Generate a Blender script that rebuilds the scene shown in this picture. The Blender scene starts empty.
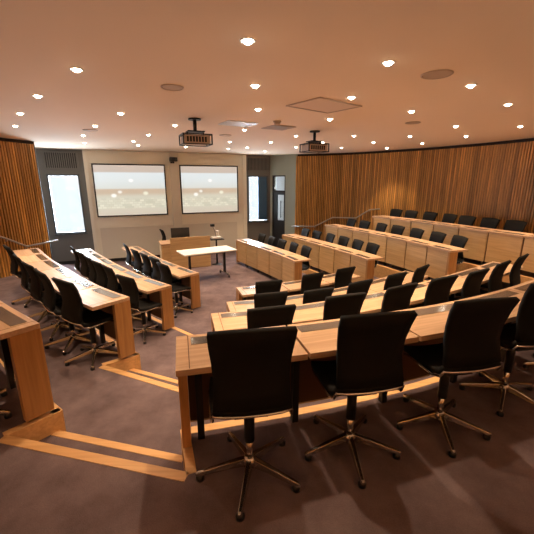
import bpy, bmesh, math, random
from mathutils import Vector, Matrix
from mathutils.geometry import tessellate_polygon
random.seed(7)
SC = bpy.context.scene
COL = SC.collection
R = math.radians
SPOT_W = 115.0
CONE = 84
SKY = .7
WIN_W = 120
EXPO = .80
UPL = [(-2.5, -1.6, 0, 40), (2.5, -1.6, 0, 40)]
ROWS = {  # front edge of each row of desks, seats on the right-hand side of travel
 'A': [(-.59,2.0),(.16,2.19),(.85,2.4),(1.51,2.65),(2.2,3.0),(2.83,3.4),(3.42,3.87)],
 'B': [(-.56,3.13),(.1,3.3),(.72,3.53),(1.37,3.84),(2.0,4.2),(2.6,4.6),(3.15,4.98),(3.66,5.36)],
 'C': [(-.55,4.28),(.15,4.46),(.82,4.75),(1.42,5.09),(2.0,5.5),(2.48,5.9)],
 'D': [(-.52,5.38),(.2,5.63),(.9,6.0),(1.5,6.42)],
 'L1': [(-3.5,9.05),(-3.0,8.35),(-2.48,7.62),(-1.89,6.93),(-1.3,6.3)],
 'L2': [(-4.2,7.95),(-3.72,7.35),(-2.8,6.28),(-2.04,5.5),(-1.47,5.02)],
 'L3': [(-4.45,6.5),(-3.88,5.84),(-3.35,5.27),(-2.91,4.84),(-2.5,4.43),(-2.01,3.98),(-1.54,3.62)],
 'L4': [(-3.2,3.55),(-2.7,3.09),(-2.2,2.66),(-1.59,2.21)],
 'R1': [(.62,7.26),(.3,7.92),(-.12,8.68),(-.93,10.05)],
 'R2': [(2.08,6.8),(1.82,7.4),(1.50,8.08),(1.0,9.05),(.44,10.05)],
 'R3': [(3.42,6.2),(3.2,6.9),(2.9,7.7),(2.33,8.85),(1.70,10.05)],
 'R4': [(5.3,3.6),(5.12,4.7),(4.72,5.95),(4.42,6.62),(4.08,7.4),(3.55,8.55),(2.95,9.62)],
}
NSEG = dict(A=6,B=7,C=5,D=3,L1=5,L2=6,L3=6,L4=3,R1=5,R2=6,R3=7,R4=10)
LEV = dict(A=.75,B=.45,C=.15,D=0.0)
LEV.update(L4=.75,R4=.75,L3=.45,R3=.45,L2=.15,R2=.15,L1=0.0,R1=0.0)
class Curve:
    def __init__(s,p):
        q=[tuple(2*a-b for a,b in zip(p[0],p[1]))]+list(p)+[tuple(2*a-b for a,b in zip(p[-1],p[-2]))]
        s.pt=[]
        for i in range(1,len(q)-2):
            for k in range(24):
                t=k/24
                s.pt.append(tuple(.5*(2*q[i][j]+(q[i+1][j]-q[i-1][j])*t+(2*q[i-1][j]-5*q[i][j]+4*q[i+1][j]-q[i+2][j])*t*t+(3*q[i][j]-q[i-1][j]-3*q[i+1][j]+q[i+2][j])*t**3) for j in (0,1)))
        s.pt.append(tuple(p[-1]))
        s.cum=[0]
        for a,b in zip(s.pt,s.pt[1:]): s.cum.append(s.cum[-1]+math.dist(a,b))
        s.L=s.cum[-1]
    def at(s,d):
        if d<=0: i=0
        elif d>=s.L: i=len(s.pt)-2
        else:
            i=0
            while s.cum[i+1]<d: i+=1
        a,b=s.pt[i],s.pt[i+1]; l=s.cum[i+1]-s.cum[i]; t=(d-s.cum[i])/l
        tx,ty=(b[0]-a[0])/l,(b[1]-a[1])/l
        return (a[0]+(b[0]-a[0])*t,a[1]+(b[1]-a[1])*t),(tx,ty)
# ------------------------------------------------------------------ materials
def new_mat(name):
    m = bpy.data.materials.new(name); m.use_nodes = True
    nt = m.node_tree; return m, nt, nt.nodes['Principled BSDF']
def flat(name, col, rough=.5, metal=0.0, spec=None, noise=0.0, nscale=30):
    m, nt, b = new_mat(name)
    b.inputs['Base Color'].default_value = (*col, 1); b.inputs['Roughness'].default_value = rough
    b.inputs['Metallic'].default_value = metal
    if spec is not None: b.inputs['Specular IOR Level'].default_value = spec
    if noise:
        tc = nt.nodes.new('ShaderNodeTexCoord'); n = nt.nodes.new('ShaderNodeTexNoise'); n.inputs['Scale'].default_value = nscale
        n.inputs['Detail'].default_value = 4
        mx = nt.nodes.new('ShaderNodeMix'); mx.data_type = 'RGBA'
        mx.inputs[6].default_value = (*[c*(1-noise) for c in col], 1); mx.inputs[7].default_value = (*[min(1, c*(1+noise)) for c in col], 1)
        nt.links.new(tc.outputs['Object'], n.inputs['Vector']); nt.links.new(n.outputs['Fac'], mx.inputs[0])
        nt.links.new(mx.outputs[2], b.inputs['Base Color'])
    return m
def wood(name, dark, light, axis='X', rough=.35, island=False, vary=.12):
    m, nt, b = new_mat(name); N = nt.nodes.new; L = nt.links.new
    tc = N('ShaderNodeTexCoord'); mp = N('ShaderNodeMapping')
    s = {'X': (.8, 14, 14), 'Y': (14, .8, 14), 'Z': (14, 14, .8)}[axis]; mp.inputs['Scale'].default_value = s
    L(tc.outputs['Object'], mp.inputs['Vector'])
    oi = N('ShaderNodeObjectInfo'); ge = N('ShaderNodeNewGeometry')
    rnd = ge.outputs['Random Per Island'] if island else oi.outputs['Random']
    add = N('ShaderNodeVectorMath'); add.operation = 'ADD'
    mul = N('ShaderNodeMath'); mul.operation = 'MULTIPLY'; mul.inputs[1].default_value = 37.0
    L(rnd, mul.inputs[0]); L(mp.outputs['Vector'], add.inputs[0]); L(mul.outputs[0], add.inputs[1])
    n = N('ShaderNodeTexNoise'); n.inputs['Scale'].default_value = 2.2; n.inputs['Detail'].default_value = 6; n.inputs['Distortion'].default_value = .6
    L(add.outputs[0], n.inputs['Vector'])
    cr = N('ShaderNodeValToRGB'); cr.color_ramp.elements[0].position = .32; cr.color_ramp.elements[1].position = .68
    cr.color_ramp.elements[0].color = (*dark, 1); cr.color_ramp.elements[1].color = (*light, 1)
    L(n.outputs['Fac'], cr.inputs['Fac'])
    hsv = N('ShaderNodeHueSaturation'); mr = N('ShaderNodeMapRange')
    mr.inputs['To Min'].default_value = 1-vary; mr.inputs['To Max'].default_value = 1+vary
    L(rnd, mr.inputs['Value']); L(mr.outputs['Result'], hsv.inputs['Value']); L(cr.outputs['Color'], hsv.inputs['Color'])
    L(hsv.outputs['Color'], b.inputs['Base Color']); b.inputs['Roughness'].default_value = rough
    return m
def carpet(name, c1, c2):
    m, nt, b = new_mat(name); N = nt.nodes.new; L = nt.links.new
    tc = N('ShaderNodeTexCoord')
    n1 = N('ShaderNodeTexNoise'); n1.inputs['Scale'].default_value = 3.2; n1.inputs['Detail'].default_value = 7; n1.inputs['Roughness'].default_value = .65
    n2 = N('ShaderNodeTexNoise'); n2.inputs['Scale'].default_value = 160; n2.inputs['Detail'].default_value = 2
    L(tc.outputs['Object'], n1.inputs['Vector']); L(tc.outputs['Object'], n2.inputs['Vector'])
    ad = N('ShaderNodeMath'); ad.operation = 'ADD'; ml = N('ShaderNodeMath'); ml.operation = 'MULTIPLY'; ml.inputs[1].default_value = .35
    L(n2.outputs['Fac'], ml.inputs[0]); L(n1.outputs['Fac'], ad.inputs[0]); L(ml.outputs[0], ad.inputs[1])
    cr = N('ShaderNodeValToRGB'); cr.color_ramp.elements[0].position = .42; cr.color_ramp.elements[1].position = .95
    cr.color_ramp.elements[0].color = (*c1, 1); cr.color_ramp.elements[1].color = (*c2, 1)
    L(ad.outputs[0], cr.inputs['Fac']); L(cr.outputs['Color'], b.inputs['Base Color'])
    b.inputs['Roughness'].default_value = .95; b.inputs['Specular IOR Level'].default_value = .1
    bp = N('ShaderNodeBump'); bp.inputs['Strength'].default_value = .25; bp.inputs['Distance'].default_value = .004
    L(n2.outputs['Fac'], bp.inputs['Height']); L(bp.outputs['Normal'], b.inputs['Normal'])
    return m
def emit(name, col, st):
    m, nt, b = new_mat(name)
    b.inputs['Base Color'].default_value = (*col, 1); b.inputs['Emission Color'].default_value = (*col, 1); b.inputs['Emission Strength'].default_value = st
    return m
def pane(name, tint=(1, 1, 1), gloss=.08):
    m = bpy.data.materials.new(name); m.use_nodes = True; nt = m.node_tree; nt.nodes.clear(); N = nt.nodes.new
    o = N('ShaderNodeOutputMaterial'); t = N('ShaderNodeBsdfTransparent'); g = N('ShaderNodeBsdfGlossy'); x = N('ShaderNodeMixShader')
    t.inputs['Color'].default_value = (*tint, 1); g.inputs['Roughness'].default_value = .03; x.inputs[0].default_value = gloss
    nt.links.new(t.outputs[0], x.inputs[1]); nt.links.new(g.outputs[0], x.inputs[2]); nt.links.new(x.outputs[0], o.inputs['Surface'])
    return m
M = dict(
    carpet=carpet('carpet', (.082, .058, .063), (.195, .143, .150)),
    top=wood('oak_top', (.44, .27, .155), (.60, .395, .245), 'X', .42),
    rim=wood('oak_lipping', (.50, .27, .12), (.62, .36, .17), 'X', .3),
    panel=wood('oak_panel', (.50, .32, .15), (.64, .43, .215), 'X', .4),
    end=wood('oak_upright', (.36, .17, .055), (.50, .25, .085), 'Z', .35),
    kerb=wood('oak_nosing', (.56, .31, .12), (.72, .43, .19), 'X', .4),
    slat=wood('oak_slat', (.37, .175, .036), (.68, .35, .09), 'Z', .45, True, .38),
    slat_back=flat('slat_backing', (.025, .012, .006), .8),
    plaster=flat('ceiling_plaster', (.85, .67, .51), .9, noise=.02, nscale=1.5),
    black=flat('chair_fabric', (.008, .0073, .007), .75, spec=.15, noise=.3, nscale=120),
    chrome=flat('polished_aluminium', (.60, .58, .55), .2, 1.0),
    dark=flat('black_metal', (.012, .012, .013), .4, .3),
    flap=flat('satin_flap', (.44, .43, .42), .13, .85),
    groove=flat('groove', (.10, .045, .015), .6),
    beige=flat('beige_wall', (.84, .81, .68), .75, noise=.02, nscale=2),
    lower=flat('beige_panel', (.71, .675, .57), .6, noise=.02, nscale=2),
    grey=flat('grey_wall', (.175, .165, .145), .7, noise=.04, nscale=3),
    sage=flat('sage_panel', (.33, .37, .31), .6, noise=.05, nscale=3),
    skirt=flat('dark_skirting', (.02, .017, .015), .6),
    frame=flat('window_frame', (.10, .11, .115), .4, .3),
    white=flat('white_laminate', (.82, .80, .77), .35),
    whitep=flat('white_plastic', (.75, .73, .70), .45),
    greyp=flat('grey_grille', (.50, .39, .31), .7),
    accessp=flat('access_plate', (.72, .56, .44), .9),
    airp=flat('air_panel', (.66, .64, .60), .6),
    bplast=flat('black_plastic', (.015, .015, .016), .35),
    rail=flat('steel_rail', (.55, .52, .48), .3, 1.0),
    bulb=emit('lamp_glow', (1.0, .86, .66), 22),
    glass=pane('clear_glass'), lens=flat('lens_glass', (.02, .02, .03), .05),
    blind=flat('blue_blind', (.03, .09, .16), .6),
    leaf=flat('leaf', (.10, .22, .05), .6, noise=.4, nscale=9), bark=flat('bark', (.10, .06, .04), .9),
    sign=emit('lit_sign', (.30, .75, .45), .6),
)
# ------------------------------------------------------------------ mesh helpers
class MB:
    def __init__(s): s.v = []; s.f = []; s.mi = []; s.sm = []
    def add(s, verts, faces, mi=0, smooth=False):
        o = len(s.v); s.v += [tuple(p) for p in verts]
        for f in faces: s.f.append([o+i for i in f]); s.mi.append(mi); s.sm.append(smooth)
    def box(s, lo, hi, mi=0, mat=None):
        (a, b, c), (d, e, f) = lo, hi
        vs = [(a,b,c),(d,b,c),(d,e,c),(a,e,c),(a,b,f),(d,b,f),(d,e,f),(a,e,f)]
        if mat: vs = [mat @ Vector(p) for p in vs]
        s.add(vs, [(3,2,1,0),(4,5,6,7),(0,1,5,4),(1,2,6,5),(2,3,7,6),(3,0,4,7)], mi)
    def prism(s, poly, z0, z1, mi=0, mi_side=None):
        area = sum(a[0]*b[1]-b[0]*a[1] for a, b in zip(poly, poly[1:]+poly[:1]))
        if area < 0: poly = poly[::-1]
        n = len(poly); tri = tessellate_polygon([[Vector((p[0], p[1], 0)) for p in poly]])
        vs = [(x, y, z0) for x, y in poly]+[(x, y, z1) for x, y in poly]; fs = []; ms = []
        for t in tri:
            a, b, c = [Vector((*poly[i], 0)) for i in t]
            if (b-a).cross(c-a).z < 0: t = t[::-1]
            fs.append([n+i for i in t]); fs.append([i for i in reversed(t)])
        s.add(vs, fs, mi)
        o = len(s.v)-len(vs)
        for i in range(n):
            j = (i+1) % n; s.f.append([o+i, o+j, o+n+j, o+n+i]); s.mi.append(mi if mi_side is None else mi_side); s.sm.append(False)
    def tube(s, pts, r, n=8, mi=0, caps=True, radii=None):
        pts = [Vector(p) for p in pts]; rings = []; up0 = None
        for i, p in enumerate(pts):
            d = (pts[min(i+1, len(pts)-1)]-pts[max(i-1, 0)]).normalized()
            if up0 is None: up0 = Vector((0, 0, 1)) if abs(d.z) < .9 else Vector((1, 0, 0))
            a = d.cross(up0).normalized(); b = a.cross(d); up0 = b
            rr = radii[i] if radii else r
            rings.append([p+(a*math.cos(2*math.pi*k/n)+b*math.sin(2*math.pi*k/n))*rr for k in range(n)])
        vs = [q for ring in rings for q in ring]; fs = []
        for i in range(len(rings)-1):
            for k in range(n): fs.append((i*n+k, i*n+(k+1) % n, (i+1)*n+(k+1) % n, (i+1)*n+k))
        s.add(vs, fs, mi, True)
        if caps:
            o = len(s.v)-len(vs)
            s.f.append([o+k for k in range(n)][::-1]); s.f.append([o+(len(rings)-1)*n+k for k in range(n)]); s.mi += [mi, mi]; s.sm += [False, False]
    def lathe(s, prof, c=(0, 0, 0), n=20, mi=0, smooth=True, ring=False):
        if ring: prof = list(prof)+[prof[0]]
        vs = []; fs = []
        for r, z in prof:
            for k in range(n): vs.append((c[0]+r*math.cos(2*math.pi*k/n), c[1]+r*math.sin(2*math.pi*k/n), c[2]+z))
        for i in range(len(prof)-1):
            for k in range(n): fs.append((i*n+k, i*n+(k+1) % n, (i+1)*n+(k+1) % n, (i+1)*n+k))
        s.add(vs, fs, mi, smooth)
        if ring: return
        o = len(s.v)-len(vs)
        s.f.append([o+k for k in range(n)][::-1]); s.f.append([o+(len(prof)-1)*n+k for k in range(n)]); s.mi += [mi, mi]; s.sm += [False, False]
    def sheet(s, grid, th, mi=0):          # grid[i][j] of points -> closed slab of thickness th
        ni, nj = len(grid), len(grid[0]); G = [[Vector(p) for p in row] for row in grid]; nor = []
        for i in range(ni):
            row = []
            for j in range(nj):
                a = G[min(i+1, ni-1)][j]-G[max(i-1, 0)][j]; b = G[i][min(j+1, nj-1)]-G[i][max(j-1, 0)]
                row.append(a.cross(b).normalized())
            nor.append(row)
        vs = [G[i][j]+nor[i][j]*th/2 for i in range(ni) for j in range(nj)]+[G[i][j]-nor[i][j]*th/2 for i in range(ni) for j in range(nj)]
        K = ni*nj; fs = []
        for i in range(ni-1):
            for j in range(nj-1):
                q = (i*nj+j, (i+1)*nj+j, (i+1)*nj+j+1, i*nj+j+1)
                fs.append(q); fs.append(tuple(K+k for k in reversed(q)))
        per = [(i, 0) for i in range(ni)]+[(ni-1, j) for j in range(1, nj)]+[(i, nj-1) for i in range(ni-2, -1, -1)]+[(0, j) for j in range(nj-2, 0, -1)]
        for a, b in zip(per, per[1:]+per[:1]):
            ia, ib = a[0]*nj+a[1], b[0]*nj+b[1]; fs.append((ib, ia, K+ia, K+ib))
        s.add(vs, fs, mi, True)
    def mesh(s, name, mats, bevel=0):
        me = bpy.data.meshes.new(name); me.from_pydata(s.v, [], s.f)
        for m in (mats if isinstance(mats, (list, tuple)) else [mats]): me.materials.append(m)
        me.polygons.foreach_set('material_index', s.mi); me.polygons.foreach_set('use_smooth', s.sm)
        bm = bmesh.new(); bm.from_mesh(me); bmesh.ops.recalc_face_normals(bm, faces=bm.faces)
        if bevel:
            es = [e for e in bm.edges if e.calc_face_angle(0) > .6]
            bmesh.ops.bevel(bm, geom=es, offset=bevel, segments=2, affect='EDGES', profile=.6)
        bm.to_mesh(me); bm.free(); me.update(); return me
def link(name, me, parent=None, loc=None, rotz=0, mw=None):
    o = bpy.data.objects.new(name, me); COL.objects.link(o)
    if parent: o.parent = parent
    if loc: o.location = loc
    if rotz: o.rotation_euler[2] = rotz
    if mw: o.matrix_world = mw
    return o
def part(name, mb, mat, parent, bevel=0, label=None):
    o = link(name, mb.mesh(name, mat, bevel), parent)
    if label: o['label'] = label
    return o
def tag(o, label, cat, group=None):
    o['label'] = label; o['category'] = cat
    if group: o['group'] = group
    return o
def thing(name, label, cat, loc, rotz=0, group=None):
    return tag(link(name, None, None, loc, rotz), label, cat, group)
def struct(name, mb, mat, bevel=0, mw=None):
    o = link(name, mb.mesh(name, mat, bevel), mw=mw); o['kind'] = 'structure'; return o
TRIM = [0]
def trim(mb, mat, mw=None):
    TRIM[0] += 1; return struct('trim_%d' % TRIM[0], mb, mat, mw=mw)
ORD = ['zeroth', 'first', 'second', 'third', 'fourth', 'fifth', 'sixth', 'seventh', 'eighth', 'ninth', 'tenth', 'eleventh', 'twelfth', 'thirteenth']
def offs(poly, d):                          # offset an open polyline to its left by d
    out = []
    for i, p in enumerate(poly):
        a = poly[max(i-1, 0)]; b = poly[min(i+1, len(poly)-1)]
        t = Vector((b[0]-a[0], b[1]-a[1])).normalized(); out.append((p[0]-t.y*d, p[1]+t.x*d))
    return out
CURVE = {k: Curve(v) for k, v in ROWS.items()}

# ------------------------------------------------------------------ setting: floor, tiers, steps
CEIL = 3.3
fl = MB(); fl.prism([(-7.4, -2.4), (7.4, -2.4), (7.4, 13.4), (-7.4, 13.4)], -.2, 0); struct('floor', fl, M['carpet'])
def front_line(row, d=.035):
    c = CURVE[row]; pts = [c.at(c.L*k/16)[0] for k in range(17)]; return offs(pts, d)
TIERS = {
    'C': (('L2', 'C', 'R2'), [(-5.6, 9.3), (-4.75, 8.8)], [(.2, 10.6), (1.2, 11.9)]),
    'B': (('L3', 'B', 'R3'), [(-6.6, 8.6), (-5.2, 7.35)], [(1.6, 10.55), (2.6, 11.5)]),
    'A': (('L4', 'A', 'R4'), [(-6.6, 6.4), (-5.0, 5.2), (-4.1, 4.35)], [(2.7, 9.75), (3.7, 10.4)]),
}
NOSE = {   # first tread edge in each aisle: (left pair, right pair)
    'A': ([(-1.80, 1.97), (-.47, 1.66)], [(3.78, 3.72), (5.0, 3.2)]),
    'B': ([(-1.83, 3.40), (-.62, 2.86)], [(3.95, 5.02), (3.86, 5.86)]),
    'C': ([(-1.62, 4.93), (-.58, 4.60)], None),
}
def nosing_strip(poly, z, h, w=.055, out=.012):
    mb = MB()
    a = offs(poly, out); b = offs(poly, -w)
    for i in range(len(poly)-1):
        q = [a[i], a[i+1], b[i+1], b[i]]; mb.prism(q, z-h, z+.004)
    return mb
for key, (rows, lead, tail) in TIERS.items():
    z = LEV[key]; l, c, r = [front_line(q) for q in rows]
    nl, nr = NOSE[key]
    rise = .15
    if key == 'C':
        poly = lead+l+c+r+tail
        steps = []
    else:
        le, cs = l[-1], c[0]; ce, rs = c[-1], r[0]
        # inner ends of the desk platforms, with notches for the steps
        poly = lead+l+nl+c+(nr if nr else [])+r+tail
    outer = [(7.2, tail[-1][1]), (7.2, -2.3), (-7.2, -2.3), (-7.2, lead[0][1])]
    if key != 'C': outer = [(7.2, tail[-1][1]), (7.2, -2.3), (-7.2, -2.3), (-7.2, lead[0][1])]
    mb = MB(); mb.prism(poly+outer, -.05 if key == 'C' else -.04, z); struct('floor', mb, M['carpet'])
    # oak kerb along each block's front edge and the nosing in the aisles
    for seg in (lead[-1:]+l, c, r+tail[:1]): trim(nosing_strip(seg, z, .15 if key == 'C' else .30), M['kerb'])
    if key == 'C':
        trim(nosing_strip([l[-1], c[0]], z, .14, .05), M['kerb']); trim(nosing_strip([c[-1], r[0]], z, .14, .05), M['kerb'])
    else:
        for n_, e0, e1 in ((nl, l[-1], c[0]), (nr, c[-1], r[0])):
            if not n_: continue
            trim(nosing_strip(n_, z, .14, .055), M['kerb'])
            trim(nosing_strip([e0, n_[0]], z, .29, .05), M['kerb']); trim(nosing_strip([n_[1], e1], z, .29, .05), M['kerb'])
            # the intermediate tread
            a0, a1 = [Vector(p) for p in n_]; b0, b1 = Vector(e0), Vector(e1)
            def lim(p, q, d=.30):
                v = q-p; return p+v*min(1, d/max(v.length, .01))
            m0, m1 = lim(a0, b0), lim(a1, b1)
            q = [tuple(a0), tuple(a1), tuple(m1), tuple(m0)]
            mb = MB(); mb.prism(q, z-.31, z-.15); struct('floor', mb, M['carpet'])
            trim(nosing_strip([tuple(m0), tuple(m1)], z-.15, .14, .045), M['kerb'])

# ------------------------------------------------------------------ setting: walls, ceiling
mb = MB(); mb.prism([(-7.4, -2.4), (7.4, -2.4), (7.4, 13.4), (-7.4, 13.4)], CEIL, CEIL+.15); struct('ceiling', mb, M['plaster'])
def slat_wall(name, pts, zb=0.0):
    c = Curve(pts); n = int(c.L/.058); me = MB(); path = [c.at(c.L*k/60)[0] for k in range(61)]
    # backing (kept behind the slats), dark shadow gap and skirting
    a = offs(path, -.03); b = offs(path, -.13)
    for i in range(60): me.prism([a[i], a[i+1], b[i+1], b[i]], zb-.1, CEIL-.005, 1)
    for k in range(n):
        p, t = c.at((k+.5)*c.L/n); T = Vector((t[0], t[1], 0)); Nn = Vector((-t[1], t[0], 0)); P = Vector((p[0], p[1], 0))
        mw = Matrix(((T.x, Nn.x, 0, P.x), (T.y, Nn.y, 0, P.y), (0, 0, 1, 0), (0, 0, 0, 1)))
        me.box((-.0175, -.032, zb+.08), (.0175, 0, CEIL-.07), 0, mw)
    o = struct(name, me, [M['slat'], M['slat_back']]); return o
# room interior lies on the left-hand side of travel
slat_wall('wall_right', [(4.0, -2.0), (5.4, -.4), (6.05, 1.8), (6.2, 4.0), (6.02, 5.4), (5.74, 6.6), (5.36, 7.65), (4.95, 8.55), (4.12, 9.75), (2.62, 11.22), (.97, 11.95)])
slat_wall('wall_left', [(-5.22, 8.05), (-5.45, 7.3), (-5.95, 6.0), (-6.3, 4.2), (-6.3, 1.5), (-5.7, -.6), (-4.2, -2.0)])
slat_wall('wall_back', [(-4.2, -2.0), (0, -2.25), (4.0, -2.0)])
# return of the left slatted wall
mb = MB(); mb.prism([(-5.22, 8.06), (-5.26, 8.14), (-6.2, 7.9), (-6.2, 7.7)], -.1, CEIL-.01); trim(mb, M['slat_back'])

A23 = R(23); P0 = (-4.495, 10.445)
FW = Matrix.Translation((P0[0], P0[1], 0)) @ Matrix.Rotation(A23, 4, 'Z')      # front wall frame: x along, y away from the room
def fw(mb, mat, name=None, bevel=0):
    return struct(name, mb, mat, bevel, mw=FW) if name else trim(mb, mat, FW)
W1 = (-1.78, -.96, .92, 2.62); W2 = (4.20, 4.98, 1.0, 2.61)
mb = MB(); GY = .14
cuts = [W1, W2]
mb.box((-2.6, GY, -.1), (W1[0], GY+.2, CEIL)); mb.box((W1[1], GY, -.1), (W2[0], GY+.2, CEIL)); mb.box((W2[1], GY, -.1), (5.3, GY+.2, CEIL))
for w in cuts: mb.box((w[0], GY, -.1), (w[1], GY+.2, w[2])); mb.box((w[0], GY, w[3]), (w[1], GY+.2, CEIL))
fw(mb, M['grey'], 'wall_front')
mb = MB(); mb.box((-.80, 0, .1), (4.11, GY, CEIL-.005)); fw(mb, M['beige'])
mb = MB(); mb.box((-.58, -.022, .1), (1.575, 0, 1.05)); mb.box((1.855, -.022, .1), (3.74, 0, 1.05)); fw(mb, M['lower'])
mb = MB(); mb.box((-.80, -.005, 0), (4.11, GY, .1)); mb.box((-2.6, GY-.015, 0), (-.8, GY, .1)); mb.box((4.11, GY-.015, 0), (5.05, GY, .1)); fw(mb, M['skirt'])
mb = MB(); mb.box((1.58, -.07, .1), (1.85, 0, CEIL-.006)); fw(mb, M['lower'])
mb = MB(); mb.box((-.80, -.03, .1), (-.70, 0, CEIL-.006)); mb.box((3.98, -.03, .1), (4.11, 0, CEIL-.006)); fw(mb, M['beige'])
def window(n, w, blind=None):
    x0, x1, z0, z1 = w; t = .045
    mb = MB()
    mb.box((x0, GY-.03, z0), (x0+t, GY+.12, z1)); mb.box((x1-t, GY-.03, z0), (x1, GY+.12, z1))
    mb.box((x0+t, GY-.03, z1-t), (x1-t, GY+.12, z1)); mb.box((x0+t, GY-.03, z0), (x1-t, GY+.12, z0+t))
    o = fw(mb, M['frame'], 'window_%d' % n)
    g = MB(); g.box((x0+t, GY+.05, z0+t), (x1-t, GY+.058, z1-t)); p = link('window_pane', g.mesh('window_pane', M['glass']), o)
    s = MB(); s.box((x0-.03, GY-.07, z0-.03), (x1+.03, GY, z0)); link('window_sill', s.mesh('window_sill', M['frame']), o)
    if blind:
        b = MB()
        k = 0; xx = x0+.40
        while xx < x1-t-.01:
            b.box((xx, GY+.0, z0+t+.01), (min(xx+.0545, x1-t), GY+.012, z1-t)); xx += .056
        link('vertical_blind', b.mesh('vertical_blind', M['blind']), o)
window(1, W1); window(2, W2, True)
def vent(w):
    x0, x1 = w[0]-.02, w[1]+.02
    t = tag(link('wall_vent', None, mw=FW @ Matrix.Translation(((x0+x1)/2, GY, 2.76))), '', 'vent')
    b = MB(); b.box((-(x1-x0)/2, -.02, 0), ((x1-x0)/2, 0, .47)); part('backing', b, M['skirt'], t)
    b = MB(); k = -(x1-x0)/2+.04
    while k < (x1-x0)/2-.03: b.box((k-.012, -.05, .03), (k+.012, -.02, .44)); k += .052
    part('louvre', b, M['grey'], t)
    b = MB(); h = (x1-x0)/2
    b.box((-h, -.055, 0), (h, -.02, .03)); b.box((-h, -.055, .44), (h, -.02, .47)); b.box((-h, -.055, .03), (-h+.025, -.02, .44)); b.box((h-.025, -.055, .03), (h, -.02, .44))
    part('vent_frame', b, M['grey'], t); return t
vent(W1)['label'] = 'dark grey louvred wall vent above the bright left window'
vent(W2)['label'] = 'dark grey louvred wall vent above the half-shaded right window'
# sage panelled return wall with the door
c0 = FW @ Vector((5.06, GY, 0)); c1 = Vector((.97, 11.97, 0)); dv = (c1-c0); LW = dv.length; ang = math.atan2(dv.y, dv.x)
SW = Matrix.Translation(c0) @ Matrix.Rotation(ang, 4, 'Z')
DX0, DX1 = .10, .64
mb = MB(); mb.box((-.1, .0, -.1), (DX0, .12, CEIL)); mb.box((DX1, 0, -.1), (LW+.05, .12, CEIL)); mb.box((DX0, 0, 2.62), (DX1, .12, CEIL))
struct('wall_side', mb, M['sage'], mw=SW)
mb = MB(); mb.box((DX0, .0, 0), (DX0+.03, .1, 2.62)); mb.box((DX1-.03, 0, 0), (DX1, .1, 2.62)); mb.box((DX0+.03, 0, 2.04), (DX1-.03, .1, 2.10)); mb.box((DX0+.03, 0, 2.58), (DX1-.03, .1, 2.62))
dr = struct('door_1', mb, M['skirt'], mw=SW)
mb = MB(); mb.box((DX0+.03, .03, .01), (DX0+.2, .07, 2.04)); mb.box((DX1-.07, .03, .01), (DX1-.03, .07, 2.04)); mb.box((DX0+.2, .03, .01), (DX1-.07, .07, 1.05)); mb.box((DX0+.2, .03, 1.95), (DX1-.07, .07, 2.04)); part('door_leaf', mb, M['bplast'], dr)
mb = MB(); mb.box((DX0+.2, .045, 1.05), (DX1-.07, .055, 1.95)); part('door_glass', mb, M['glass'], dr)
mb = MB(); mb.box((DX0+.03, .045, 2.10), (DX1-.03, .055, 2.58)); part('transom_glass', mb, M['glass'], dr)
mb = MB(); mb.tube([(DX1-.16, -.03, 1.15), (DX1-.16, -.03, 1.75)], .014); mb.tube([(DX1-.16, -.03, 1.2), (DX1-.16, .035, 1.2)], .009); mb.tube([(DX1-.16, -.03, 1.7), (DX1-.16, .035, 1.7)], .009); part('pull_handle', mb, M['dark'], dr)
# the bright white corridor wall seen through the door glass
mb = MB(); mb.box((-.3, .9, -.1), (LW+.4, 1.0, CEIL)); struct('wall_corridor', mb, M['whitep'], mw=SW)

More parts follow.
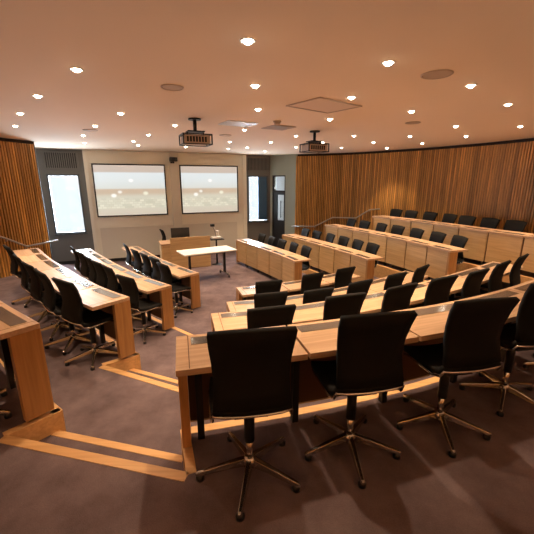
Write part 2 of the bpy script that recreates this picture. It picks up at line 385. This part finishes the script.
# projection screens
def picture_mat():
    m, nt, b = new_mat('projected_picture'); N = nt.nodes.new; L = nt.links.new
    tc = N('ShaderNodeTexCoord'); sp = N('ShaderNodeSeparateXYZ'); L(tc.outputs['Generated'], sp.inputs[0])
    cr = N('ShaderNodeValToRGB'); cr.color_ramp.interpolation = 'LINEAR'; e = cr.color_ramp.elements
    st = [(0, (.60, .54, .44)), (.12, (.60, .56, .45)), (.17, (.64, .64, .52)), (.38, (.60, .59, .48)), (.45, (.54, .43, .31)), (.52, (.56, .44, .32)), (.545, (.64, .69, .66)), (.70, (.68, .76, .77)), (.85, (.70, .79, .82)), (.87, (.52, .45, .39)), (1, (.55, .46, .39))]
    e[0].position, e[0].color = st[0][0], (*st[0][1], 1); e[1].position, e[1].color = st[-1][0], (*st[-1][1], 1)
    for p, c in st[1:-1]: q = e.new(p); q.color = (*c, 1)
    L(sp.outputs['Z'], cr.inputs['Fac'])
    # rows of pale seats in the lower half
    mp = N('ShaderNodeMapping'); mp.inputs['Scale'].default_value = (1, 1, 1)
    cb = N('ShaderNodeCombineXYZ'); L(sp.outputs['X'], cb.inputs[0]); L(sp.outputs['Z'], cb.inputs[1])
    br = N('ShaderNodeTexBrick'); br.inputs['Scale'].default_value = 11; br.inputs['Color1'].default_value = (.85, .84, .68, 1); br.inputs['Color2'].default_value = (.50, .52, .40, 1); br.inputs['Mortar'].default_value = (.52, .46, .34, 1); br.inputs['Mortar Size'].default_value = .03; br.inputs['Brick Width'].default_value = .7; br.inputs['Row Height'].default_value = .5
    L(cb.outputs[0], br.inputs['Vector'])
    m1 = N('ShaderNodeMapRange'); m1.inputs['From Min'].default_value = .12; m1.inputs['From Max'].default_value = .16; m1.clamp = True; L(sp.outputs['Z'], m1.inputs['Value'])
    m2 = N('ShaderNodeMapRange'); m2.inputs['From Min'].default_value = .36; m2.inputs['From Max'].default_value = .30; m2.clamp = True; L(sp.outputs['Z'], m2.inputs['Value'])
    mm = N('ShaderNodeMath'); mm.operation = 'MULTIPLY'; L(m1.outputs[0], mm.inputs[0]); L(m2.outputs[0], mm.inputs[1])
    m3 = N('ShaderNodeMath'); m3.operation = 'MULTIPLY'; m3.inputs[1].default_value = .75; L(mm.outputs[0], m3.inputs[0])
    mx = N('ShaderNodeMix'); mx.data_type = 'RGBA'; L(m3.outputs[0], mx.inputs[0]); L(cr.outputs['Color'], mx.inputs[6]); L(br.outputs['Color'], mx.inputs[7])
    last = mx.outputs[2]
    for (cx, cz, r, col) in ((.24, .40, .05, (1, 1, .95)), (.5, .70, .045, (1, 1, 1)), (.70, .44, .05, (.85, .86, .70)), (.33, .47, .04, (.85, .85, .8))):
        d = N('ShaderNodeVectorMath'); d.operation = 'DISTANCE'; d.inputs[1].default_value = (cx, cz, 0); L(cb.outputs[0], d.inputs[0])
        g = N('ShaderNodeMapRange'); g.inputs['From Min'].default_value = r; g.inputs['From Max'].default_value = r*.4; g.clamp = True; L(d.outputs['Value'], g.inputs['Value'])
        x = N('ShaderNodeMix'); x.data_type = 'RGBA'; L(g.outputs[0], x.inputs[0]); L(last, x.inputs[6]); x.inputs[7].default_value = (*col, 1); last = x.outputs[2]
    b.inputs['Base Color'].default_value = (.25, .25, .25, 1); b.inputs['Roughness'].default_value = .8
    L(last, b.inputs['Emission Color']); b.inputs['Emission Strength'].default_value = PICT*1.25
    return m
PICT = .45
PM = picture_mat()
for (x0, x1, lab) in ((-.61, 1.43, 'wide projection screen showing a lecture room, left one beside the bright window'), (1.87, 3.80, 'wide projection screen showing a lecture room, right one behind the lectern')):
    t = tag(link('projection_screen', None, mw=FW @ Matrix.Translation(((x0+x1)/2, 0, 1.385))), lab, 'screen', 'projection screens on the front wall')
    w, h = (x1-x0)/2, 1.535
    b = MB(); b.box((-w+.035, -.03, .035), (w-.035, -.002, h-.035)); part('screen_surface', b, PM, t)
    b = MB(); b.box((-w, -.045, 0), (w, -.002, .035)); b.box((-w, -.045, h-.035), (w, -.002, h)); b.box((-w, -.045, .035), (-w+.035, -.002, h-.035)); b.box((w-.035, -.045, .035), (w, -.002, h-.035)); part('screen_frame', b, M['slat_back'], t)
# wall camera between the screens
t = tag(link('wall_camera', None, mw=FW @ Matrix.Translation((1.66, -.07, 2.98))), 'small dark camera on a bracket high between the two screens', 'camera')
b = MB(); b.box((-.06, -.015, -.02), (.06, 0, .14)); b.box((-.02, -.16, .0), (.02, -.015, .03)); part('bracket', b, M['dark'], t, .003)
b = MB(); b.box((-.10, -.30, .03), (.12, -.08, .15)); part('camera_body', b, M['bplast'], t, .012)
b = MB(); b.tube([(0, -.30, .09), (0, -.345, .09)], .045, 14); part('lens', b, M['lens'], t)
# handrails
t = thing('handrail', 'slim steel handrail stepping up along the right slatted wall', 'handrail', (1.0, 11.9, 0))
wall_pts = [(.90, 11.98, .89), (1.67, 11.68, .92), (2.22, 11.45, 1.25), (2.89, 11.01, 1.28), (3.22, 10.71, 1.57), (3.45, 10.48, 1.61)]
loc = [Vector(p)-Vector((1.0, 11.9, 0))+Vector((-.04, -.07, 0)) for p in wall_pts]
b = MB(); b.tube(loc, .021, 10); part('rail', b, M['rail'], t)
for i in (1, 3, 4):
    b = MB(); p = loc[i]; b.tube([p, p+Vector((.0, .01, -.05)), p+Vector((.06, .10, -.06))], .008, 6); part('bracket', b, M['rail'], t)
t = thing('handrail', 'slim steel handrail on the left slatted wall near the window', 'handrail', (-5.3, 7.6, .45))
loc = [Vector(p)-Vector((-5.3, 7.6, .45)) for p in ((-5.62, 6.75, 1.44), (-5.48, 7.08, 1.26), (-5.34, 7.44, 1.03), (-5.10, 8.20, 1.03))]
b = MB(); b.tube(loc, .021, 10); part('rail', b, M['rail'], t)
for i in (1, 2):
    b = MB(); p = loc[i]; b.tube([p, p+Vector((0, 0, -.05)), p+Vector((-.14, .03, -.06))], .008, 6); part('bracket', b, M['rail'], t)

# ------------------------------------------------------------------ lecture desks
BLOCK = {'L': 'left block', 'R': 'right block', 'A': 'middle block', 'B': 'middle block', 'C': 'middle block', 'D': 'middle block'}
RNAME = {'A': 'back row', 'L4': 'back row', 'R4': 'back row', 'B': 'third row', 'L3': 'third row', 'R3': 'third row', 'C': 'second row', 'L2': 'second row', 'R2': 'second row', 'D': 'front row', 'L1': 'front row', 'R1': 'front row'}
def place_word(row, i, n):                     # i counted along the row's direction
    if row in 'ABCD': return ORD[i+1]+' from the left'
    return ORD[(n-i) if row[0] == 'L' else (i+1)]+' from the aisle'
DEP = .42
def desk(row, i):
    c = CURVE[row]; n = NSEG[row]; z0 = LEV[row]; s0, s1 = c.L*i/n+.007, c.L*(i+1)/n-.007
    sm = [c.at(s0+(s1-s0)*k/4) for k in range(5)]
    A_, B_ = Vector(sm[0][0]), Vector(sm[-1][0]); O = (A_+B_)/2; d = (B_-A_).normalized(); an = math.atan2(d.y, d.x)
    edge = 'end_panel' if i in (0, n-1) else ''
    lab = 'oak lecture desk, %s in the %s of the %s' % (place_word(row, i, n), RNAME[row], BLOCK[row[0]])
    t = thing('lecture_desk', lab, 'desk', (O.x, O.y, z0), an, 'curved oak desk rows')
    def loc(P, off):
        (p, tt) = P; q = Vector((p[0]+tt[1]*off, p[1]-tt[0]*off))-O; return (q.dot(d), q.dot(Vector((-d.y, d.x))))
    def band(a, b, e0=0., e1=0.):
        A = [loc(P, a) for P in sm]; Bk = [loc(P, b) for P in sm]
        if e0 or e1:
            A[0] = (A[0][0]+e0, A[0][1]); Bk[0] = (Bk[0][0]+e0, Bk[0][1]); A[-1] = (A[-1][0]-e1, A[-1][1]); Bk[-1] = (Bk[-1][0]-e1, Bk[-1][1])
        return A+Bk[::-1]
    b = MB(); b.prism(band(0, DEP), .692, .73); part('desk_top', b, M['top'], t, .003)
    b = MB(); b.prism(band(.045, .145, .09 if i in (0, n-1) else .05, .09 if i in (0, n-1) else .05), .731, .734)
    fo = part('cable_flap', b, M['flap'], t, label='dull metal cable flap')
    b = MB(); e0, e1 = (.056 if i == 0 else .008), (.056 if i == n-1 else .008)
    b.prism(band(.012, .032, e0, e1), .10, .688); mp = part('modesty_panel', b, M['panel'], t, .002)
    b = MB(); b.prism(band(.033, .040, .056 if i == 0 else -.003, .056 if i == n-1 else -.003), .12, .69); part('backing_strip', b, M['groove'], mp)
    # steel support under the joint
    e = .02 if i else .10
    xa = loc(sm[0], .034)[0]+e
    fa, ba = loc(sm[0], .034), loc(sm[0], .36)
    b = MB(); b.box((xa, ba[1], .655), (xa+.04, fa[1], .691)); b.box((xa, fa[1]-.055, .0), (xa+.045, fa[1]-.012, .655)); part('support_frame', b, M['dark'], t)
    ends = []
    if i == 0: ends.append(0)
    if i == n-1: ends.append(1)
    for k in ends:
        P = sm[0] if k == 0 else sm[-1]; sg = 1 if k == 0 else -1
        f = loc(P, .0); g = loc(P, .185); w = .055
        q = [f, (f[0]+sg*w, f[1]), (g[0]+sg*w, g[1]), g]
        b = MB(); b.prism(q, .035, .6915); part('end_panel', b, M['end'], t, .003)
        b = MB(); q2 = [loc(P, x) for x in (.006, DEP-.006)]
        b.prism([(q2[0][0]+sg*.070, q2[0][1]), (q2[0][0]+sg*.075, q2[0][1]), (q2[1][0]+sg*.075, q2[1][1]), (q2[1][0]+sg*.070, q2[1][1])], .7295, .7306)
        part('end_groove', b, M['groove'], t)
    return t
for row in ROWS:
    for i in range(NSEG[row]): desk(row, i)

# ------------------------------------------------------------------ chairs
def shell_points():
    prof = [(.20, .455), (.185, .477), (.10, .487), (-.02, .482), (-.12, .483), (-.178, .502), (-.208, .55), (-.203, .63), (-.190, .715), (-.198, .81), (-.226, .91), (-.262, 1.0)]
    wid = [.20, .215, .22, .218, .21, .203, .198, .190, .188, .194, .204, .208]
    grid = []
    for (y, z), w in zip(prof, wid):
        row = []
        for k in range(-4, 5):
            u = k/4; back = min(1, max(0, (z-.5)/.2))
            row.append((u*w, y+.022*back*u*u, z+(1-back)*.014*u*u-(.012*u*u if z > .98 else 0)))
        grid.append(row)
    return grid
G = shell_points()
mb = MB(); mb.sheet(G[:7], .034); ME_SEAT = mb.mesh('seat', M['black'])
mb = MB(); mb.sheet(G[6:], .030); ME_BACK = mb.mesh('backrest', M['black'])
mb = MB()
rim = [(p[0]*1.0, p[1]-.012, p[2]-.026) for p in [G[0][0], G[2][0], G[4][0], G[5][0], G[6][0]]]
mid = [(p[0], p[1]-.022, p[2]-.004) for p in G[6][1:-1]]
rim2 = [(-p[0], p[1], p[2]) for p in rim[::-1]]
mb.tube([Vector(p) for p in rim]+[Vector((p[0], p[1], p[2]-.02)) for p in mid]+[Vector(p) for p in rim2], .009, 6)
ME_RIM = mb.mesh('seat_rim', M['chrome'])
mb = MB(); mb.box((-.09, -.13, .437), (.09, .12, .457)); mb.tube([(0, 0, .438), (0, 0, .19)], .031, 14); ME_LIFT = mb.mesh('gas_lift', M['dark'])
mb = MB(); mb.tube([(0, 0, .24), (0, 0, .085)], .021, 14); mb.lathe([(.025, .06), (.045, .065), (.045, .10), (.026, .125)]); ME_COL = mb.mesh('column', M['chrome'])
ME_LEG = []; ME_GL = []
for k in range(5):
    a = R(90+36+72*k); u = Vector((math.cos(a), math.sin(a), 0)); s_ = Vector((-u.y, u.x, 0)); mb = MB(); rings = []
    for d_, w_, zt, zb in ((.03, .024, .115, .065), (.12, .021, .098, .062), (.22, .018, .075, .047), (.305, .015, .058, .036), (.318, .010, .052, .038)):
        rings.append([u*d_+s_*w_+Vector((0, 0, zb)), u*d_-s_*w_+Vector((0, 0, zb)), u*d_-s_*w_*.6+Vector((0, 0, zt)), u*d_+s_*w_*.6+Vector((0, 0, zt))])
    vs = [p for r_ in rings for p in r_]; fs = [(0, 1, 2, 3), (19, 18, 17, 16)]
    for i in range(4):
        for j in range(4): fs.append((i*4+j, i*4+(j+1) % 4, (i+1)*4+(j+1) % 4, (i+1)*4+j))
    mb.add(vs, fs); ME_LEG.append(mb.mesh('base_leg', M['chrome'], .004))
    mb = MB(); p = u*.294; mb.lathe([(.016, 0.001), (.024, .006), (.024, .026), (.012, .04)], (p.x, p.y, 0), 12); ME_GL.append(mb.mesh('glide', M['chrome' if k % 1 else 'dark']))
def chair_parts(t, sw=0, low=0.0):
    for nm, me in (('seat', ME_SEAT), ('backrest', ME_BACK), ('seat_rim', ME_RIM), ('gas_lift', ME_LIFT)): link(nm, me, t, loc=(0, 0, -low))
    link('column', ME_COL, t)
    for k in range(5): l = link('base_leg', ME_LEG[k], t, rotz=R(sw)); link('glide', ME_GL[k], l)
CHAIRS = {
 'A': [(.53,.43,-5,-16),(1.40,.41,-6,-9),(2.34,.42,-9,-21),(3.30,.38,-16,25),(4.40,.45,0,8)],
 'B': [(.65,.40,2),(1.65,.32,-2),(2.56,.31,2),(3.47,.31,-2),(4.30,.35,0),(5.25,.33,3),(6.2,.31,4)],
 'C': [(.69,.30,0),(1.45,.36,0),(2.38,.31,2),(3.38,.31,-2),(4.30,.30,3)],
 'D': [(.48,.42,0),(1.42,.32,2),(2.30,.31,-3)],
 'L4': [(2.35,.42,5),(.8,.4,-4)],
 'L3': [(5.50,.30,3),(4.72,.32,-2),(3.95,.33,3),(3.0,.33,-3),(1.60,.31,4)],
 'L2': [(5.76,.43,3),(4.74,.33,-3),(4.05,.33,2),(3.36,.32,-2),(2.55,.32,3),(1.65,.31,-3)],
 'L1': [(4.78,.43,0),(4.02,.33,1),(3.3,.32,-2),(2.55,.32,2),(1.5,.31,-2)],
 'R1': [(4.3,.28,3),(3.45,.28,-3),(2.6,.28,2),(1.75,.28,-2),(.9,.28,3)],
 'R2': [(5.5,.28,0),(4.6,.28,3),(3.65,.28,-3),(2.75,.29,2),(1.9,.28,-2),(1.05,.28,3)],
 'R3': [(6.3,.28,-2),(5.4,.28,3),(4.4,.28,-3),(3.5,.29,2),(2.58,.28,-2),(1.65,.28,3),(.78,.28,-2)],
 'R4': [(9.6,.30,2),(8.85,.30,0),(8.05,.34,2),(7.25,.34,-2),(6.5,.30,2),(5.7,.30,0),(4.9,.32,2)],
}
for row, lst in CHAIRS.items():
    c = CURVE[row]; n = NSEG[row]
    order = sorted(range(len(lst)), key=lambda q: lst[q][0])
    for q, (sg, d_, yaw, *sw) in enumerate(lst):
        if row[0] == 'R': d_ += .14; yaw -= 8
        p, tt = c.at(sg*c.L/n); i = order.index(q); m = len(lst)
        x, y = p[0]+tt[1]*d_, p[1]-tt[0]*d_
        lab = 'black swivel chair, %s in the %s of the %s' % (place_word(row, i, m), RNAME[row], BLOCK[row[0]])
        t = thing('swivel_chair', lab, 'chair', (x, y, LEV[row]), math.atan2(tt[1], tt[0])+R(yaw), 'black swivel chairs at the desks'); chair_parts(t, sw[0] if sw else 18 if row[0] != 'L' else -18, {'R': .09, 'A': -.04}.get(row[0], 0))

# ------------------------------------------------------------------ lectern group
def at23(x, y, z=0): return (x, y, z)
t = thing('lectern', 'wide oak lectern with a tall front panel facing the seats', 'lectern', (-2.17, 9.52, 0), A23)
W = .56
b = MB(); b.box((-W, -.02, .02), (W, .02, .90)); part('front_panel', b, M['panel'], t, .004)
b = MB(); b.box((-W+.01, -.005, 0), (W-.01, .0, .02)); b.box((-W, .021, 0), (-W+.04, .62, .70)); part('side_panel', b, M['panel'], t)
b = MB(); b.box((W-.04, .021, 0), (W, .62, .70)); part('side_panel', b, M['panel'], t)
b = MB(); b.box((-W-.25, .021, .70), (W, .66, .74)); part('desk_top', b, M['top'], t, .003)
b = MB(); b.box((-W-.24, .03, 0), (-W-.20, .60, .699)); part('side_panel', b, M['panel'], t)
b = MB(); b.box((-W-.20, .03, .05), (-W-.001, .05, .699)); part('front_panel', b, M['panel'], t)
t = thing('monitor', 'black computer monitor standing on the lectern desk', 'monitor', (-2.50, 9.74, .741), A23)
b = MB(); b.box((-.26, -.015, .08), (.26, .02, .39)); part('display_housing', b, M['bplast'], t, .006)
b = MB(); b.box((-.03, .02, .02), (.03, .05, .25)); part('stand_neck', b, M['dark'], t)
b = MB(); b.box((-.11, -.05, 0), (.11, .13, .02)); part('stand_foot', b, M['dark'], t, .004)
b = MB(); b.box((-.245, .02, .095), (.245, .022, .375)); part('screen_panel', b, M['lens'], t)
t = thing('swivel_chair', 'black swivel chair behind the left end of the lectern', 'chair', (-3.02, 10.45, 0), R(-60), 'black swivel chairs at the desks'); chair_parts(t)
t = thing('side_shelf', 'small dark pedestal shelf to the right of the lectern', 'shelf', (-1.50, 9.95, 0), A23)
b = MB(); b.box((-.2, -.16, .76), (.2, .16, .785)); part('shelf_top', b, M['dark'], t, .004)
b = MB(); b.tube([(0, 0, .02), (0, 0, .76)], .025, 10); part('post', b, M['dark'], t)
b = MB(); b.lathe([(.16, 0), (.16, .012), (.03, .025)], n=20); part('foot', b, M['dark'], t)
t = thing('document_camera', 'silver document camera with raised arm beside the lectern', 'camera', (-1.50, 9.95, .786), A23)
b = MB(); b.box((-.13, -.10, 0), (.13, .11, .05)); part('base', b, M['whitep'], t, .01)
b = MB(); b.tube([(.02, .06, .05), (-.02, .06, .24), (-.10, .02, .40)], .02, 8); part('arm', b, M['rail'], t)
b = MB(); b.box((-.16, -.07, .36), (-.05, .05, .43)); part('camera_head', b, M['dark'], t, .01)
b = MB(); b.tube([(.09, .05, .05), (.05, 0, .22)], .012, 8); b.box((0, -.05, .2), (.09, .03, .24)); part('lamp_arm', b, M['whitep'], t)
t = thing('folding_table', 'white-topped flip table on castors in front of the lectern', 'table', (-1.53, 8.50, 0), R(31))
b = MB(); b.box((-.69, -.34, .70), (.69, .34, .73)); part('table_top', b, M['white'], t, .005)
for sx in (-1, 1):
    b = MB(); b.box((sx*.47-.025, -.03, .10), (sx*.47+.025, .03, .70)); part('leg', b, M['dark'], t)
    b = MB(); b.box((sx*.47-.02, -.30, .065), (sx*.47+.02, .30, .10)); ft = part('foot_bar', b, M['chrome'], t, .004)
    for sy in (-1, 1):
        b = MB(); b.tube([(sx*.47-.014, sy*.28, .034), (sx*.47+.014, sy*.28, .034)], .033, 14); b.box((sx*.47-.02, sy*.28-.012, .03), (sx*.47+.02, sy*.28+.012, .066)); part('castor', b, M['dark'], ft)
b = MB(); b.box((-.46, .05, .60), (.46, .08, .70)); part('cross_beam', b, M['dark'], t)

# ------------------------------------------------------------------ ceiling fittings
def projector(x, y, a, lab):
    t = thing('ceiling_projector', lab, 'projector', (x, y, CEIL), a, 'ceiling projectors')
    b = MB(); b.lathe([(.09, -.02), (.09, -.001)], n=18); part('ceiling_plate', b, M['dark'], t)
    b = MB(); b.tube([(0, 0, -.02), (0, 0, -.17)], .026, 12); part('pole', b, M['dark'], t)
    b = MB(); b.box((-.12, -.10, -.185), (.12, .10, -.17))
    for sx in (-1, 1): b.box((sx*.115-.01, -.02, -.23), (sx*.115+.01, .02, -.185))
    for sx in (-1, 1):
        for sy in (-1, 1): b.box((sx*.20-.008, sy*.165-.008, -.36), (sx*.20+.008, sy*.165+.008, -.215))
        b.box((sx*.20-.008, -.157, -.36), (sx*.20+.008, .157, -.347)); b.box((sx*.20-.008, -.157, -.23), (sx*.20+.008, .157, -.215))
        b.box((-.192, sx*.165-.008, -.36), (.192, sx*.165+.008, -.347)); b.box((-.192, sx*.165-.008, -.23), (.192, sx*.165+.008, -.215))
    b.box((-.2, -.012, -.23), (.2, .012, -.215))
    part('mount_cradle', b, M['dark'], t)
    b = MB(); b.box((-.185, -.15, -.345), (.185, .15, -.235)); h = part('projector_body', b, M['greyp'], t, .02)
    b = MB(); b.tube([(.08, .15, -.29), (.08, .18, -.29)], .045, 16); part('lens', b, M['lens'], h)
    b = MB()
    for k in range(7): b.box((-.15+.042*k, -.156, -.325), (-.125+.042*k, -.149, -.255))
    part('vent_grille', b, M['dark'], h)
projector(-1.03, 5.2, A23, 'ceiling projector on a short pole, the left and nearer of the two')
projector(.85, 6.46, A23, 'ceiling projector on a short pole, the right one nearer the slatted wall')
def plate(name, lab, cat, x, y, r, mat, slots=0, th=.012):
    t = thing(name, lab, cat, (x, y, CEIL), 0)
    b = MB(); b.lathe([(r, -.001), (r, -th*.6), (r*.93, -th), (r*.87, -th*.7), (r*.87, -.001)], n=28, ring=True); part('rim_ring', b, mat, t)
    b = MB(); b.lathe([(r*.85, -th*.6), (r*.85, -.001)], n=28); part('grille', b, mat, t)
plate('ceiling_speaker', 'round ceiling speaker grille above the left aisle', 'speaker', -.89, 3.51, .105, M['greyp'])
plate('ceiling_speaker', 'large round ceiling speaker grille at upper right between downlights', 'speaker', 1.40, 3.11, .125, M['greyp'])
plate('ceiling_speaker', 'round ceiling speaker grille above the right half of the middle block', 'speaker', 2.21, 5.54, .11, M['greyp'])
plate('ceiling_speaker', 'faint round ceiling speaker near the left slatted wall', 'speaker', -3.08, 6.33, .12, M['greyp'])
plate('ceiling_speaker', 'faint round ceiling speaker between the two projectors', 'speaker', -.81, 7.01, .12, M['greyp'])
t = thing('smoke_detector', 'small domed smoke detector beside the grey air grille', 'detector', (.15, 5.4, CEIL))
b = MB(); b.lathe([(.06, -.02), (.06, -.001)], n=20); part('base', b, M['greyp'], t)
b = MB(); b.lathe([(.02, -.055), (.04, -.05), (.05, -.021)], n=20); part('sensor_head', b, M['greyp'], t)
def panel(name, lab, cat, x, y, a, w, h, mats, lou):
    t = thing(name, lab, cat, (x, y, CEIL), a)
    b = MB(); b.box((-w, -h, -.012), (w, -h+.02, -.001)); b.box((-w, h-.02, -.012), (w, h, -.001)); b.box((-w, -h+.02, -.012), (-w+.02, h-.02, -.001)); b.box((w-.02, -h+.02, -.012), (w, h-.02, -.001)); part('panel_frame', b, mats[0], t)
    b = MB(); b.box((-w+.021, -h+.021, -.006), (w-.021, h-.021, -.001)); part('panel_plate', b, mats[1], t)
    if lou:
        b = MB(); k = -w+.06
        while k < w-.05: b.box((k-.012, -h+.022, -.014), (k+.012, h-.022, -.0065)); k += .05
        part('louvre', b, mats[0], t)
panel('access_panel', 'flush square access panel in the ceiling right of centre', 'panel', .67, 4.33, R(38), .36, .27, (M['greyp'], M['accessp']), False)
panel('air_grille', 'pale bright air grille in the ceiling between the projectors', 'vent', -.44, 5.62, R(30), .25, .21, (M['whitep'], M['airp']), True)
panel('air_grille', 'dull grey air grille in the ceiling left of the right projector', 'vent', .19, 6.02, R(30), .21, .21, (M['greyp'], M['greyp']), True)

DL = [(-0.12, 2.41), (-1.5, 2.98), (-0.11, 3.45), (-0.11, 4.53), (0.9, 2.82), (1.88, 3.45), (0.89, 3.91), (1.83, 4.66), (-2.37, 3.84), (-1.91, 4.79), (-3.22, 4.79), (-4.03, 5.83), (-2.75, 5.83), (-3.56, 7.01), (-4.23, 8.35), (-2.98, 8.04), (-3.2, 8.93), (-2.27, 6.93), (-1.46, 5.78), (-0.39, 6.28), (-0.84, 8.14), (-1.07, 9.88), (-2.11, 9.31), (-0.52, 9.51), (0.09, 8.25), (0.57, 7.11), (0.76, 9.45), (-0.06, 10.71), (0.9, 5.23), (1.28, 8.25), (1.99, 9.59), (1.7, 7.08), (2.77, 4.25), (3.05, 5.88), (4.09, 5.88), (3.94, 7.16), (2.83, 7.16), (2.44, 8.25), (3.24, 9.68), (3.65, 8.46)]
DLS = sorted(DL, key=lambda p: math.hypot(p[0], p[1]))
bands = [DLS[0:5], DLS[5:10], DLS[10:15], DLS[15:21], DLS[21:27], DLS[27:34], DLS[34:]]
bn = ['nearest', 'second nearest', 'third nearest', 'fourth nearest', 'fifth nearest', 'sixth nearest', 'farthest']
b = MB(); b.lathe([(.052, -.0015), (.052, -.005), (.047, -.008), (.034, -.005), (.034, -.0015)], n=24, ring=True); ME_RING = b.mesh('trim_ring', M['whitep'])
b = MB(); b.lathe([(.006, -.024), (.018, -.021), (.027, -.014), (.031, -.005), (.031, -.0015)], n=20); ME_BULB = b.mesh('lamp_lens', M['bulb'])
WARM = (1.0, .72, .46)
for bi, lst in enumerate(bands):
    for k, (x, y) in enumerate(sorted(lst, key=lambda p: p[0]/max(p[1], .1))):
        lab = 'small glowing round ceiling downlight, %s from the left in the %s band' % (ORD[k+1], bn[bi])
        t = thing('downlight', lab, 'light', (x, y, CEIL), 0, 'recessed ceiling downlights')
        link('trim_ring', ME_RING, t); link('lamp_lens', ME_BULB, t)
EXTRA = [(-3.6, 2.4), (4.2, 2.6), (4.9, 4.4), (-4.8, 3.6), (-4.6, .8), (-5.2, 5.2), (5.2, 5.6), (4.6, .9)]  # added spots outside the view, no fittings modelled
ld = bpy.data.lights.new('downlight_spot', 'SPOT'); ld.energy = SPOT_W; ld.color = WARM; ld.spot_size = R(CONE); ld.spot_blend = .55; ld.shadow_soft_size = .035
for x, y in DL+EXTRA:
    o = bpy.data.objects.new('downlight_spot', ld); COL.objects.link(o); o.location = (x, y, CEIL-.02)
# added warm fill lights, unseen behind the camera, aimed up to brighten the ceiling
for (x, y, a, e) in UPL:
    la = bpy.data.lights.new('fill_uplight', 'AREA'); la.shape = 'RECTANGLE'; la.size = 3.0; la.size_y = .3; la.energy = e; la.color = (1.0, .70, .45)
    o = bpy.data.objects.new('fill_uplight', la); COL.objects.link(o); o.location = (x, y, 2.0); o.rotation_euler = (R(180), 0, a)

# ------------------------------------------------------------------ outside
t = tag(link('garden_tree', None, mw=FW @ Matrix.Translation((-3.75, 3.4, 0))), 'blurred green tree outside the left edge of the left window', 'tree')
b = MB(); b.tube([(0, 0, 0), (.05, 0, 1.2), (0, .1, 2.4)], .09, 8); part('trunk', b, M['bark'], t)
b = MB()
for k in range(260):
    c = Vector((random.gauss(0, .35), random.gauss(0, .35), 1.9+random.gauss(0, .5))); a_ = Vector((random.uniform(-1, 1), random.uniform(-1, 1), random.uniform(-1, 1))).normalized(); q_ = a_.orthogonal().normalized()
    b.add([c-a_*.11, c+q_*.045, c+a_*.11, c-q_*.045], [(0, 1, 2, 3)])
part('foliage', b, M['leaf'], t)
w = bpy.data.worlds.new('daylight'); SC.world = w; w.use_nodes = True
w.node_tree.nodes['Background'].inputs['Color'].default_value = (.80, .91, 1.0, 1); w.node_tree.nodes['Background'].inputs['Strength'].default_value = SKY
for (x0, x1, z0, z1) in cuts:
    la = bpy.data.lights.new('window_daylight', 'AREA'); la.shape = 'RECTANGLE'; la.size = (x1-x0)-.1; la.size_y = (z1-z0)-.1; la.energy = WIN_W; la.color = (.75, .88, 1.0)
    o = bpy.data.objects.new('window_daylight', la); COL.objects.link(o)
    o.matrix_world = FW @ Matrix.Translation(((x0+x1)/2, GY+.25, (z0+z1)/2)) @ Matrix.Rotation(R(-90), 4, 'X')
    la.use_shadow = True

# ------------------------------------------------------------------ camera, view
cd = bpy.data.cameras.new('camera'); cam = bpy.data.objects.new('camera', cd); COL.objects.link(cam)
cd.sensor_width = 36; cd.sensor_fit = 'HORIZONTAL'; cd.lens = 36*340/534; cd.clip_start = .05
cam.location = (0, 0, 2.45); cam.rotation_euler = (R(90-14.3), 0, 0); SC.camera = cam
SC.view_settings.view_transform = 'Standard'; SC.view_settings.look = 'None'; SC.view_settings.gamma = 1; SC.view_settings.use_curve_mapping = False
SC.view_settings.exposure = EXPO
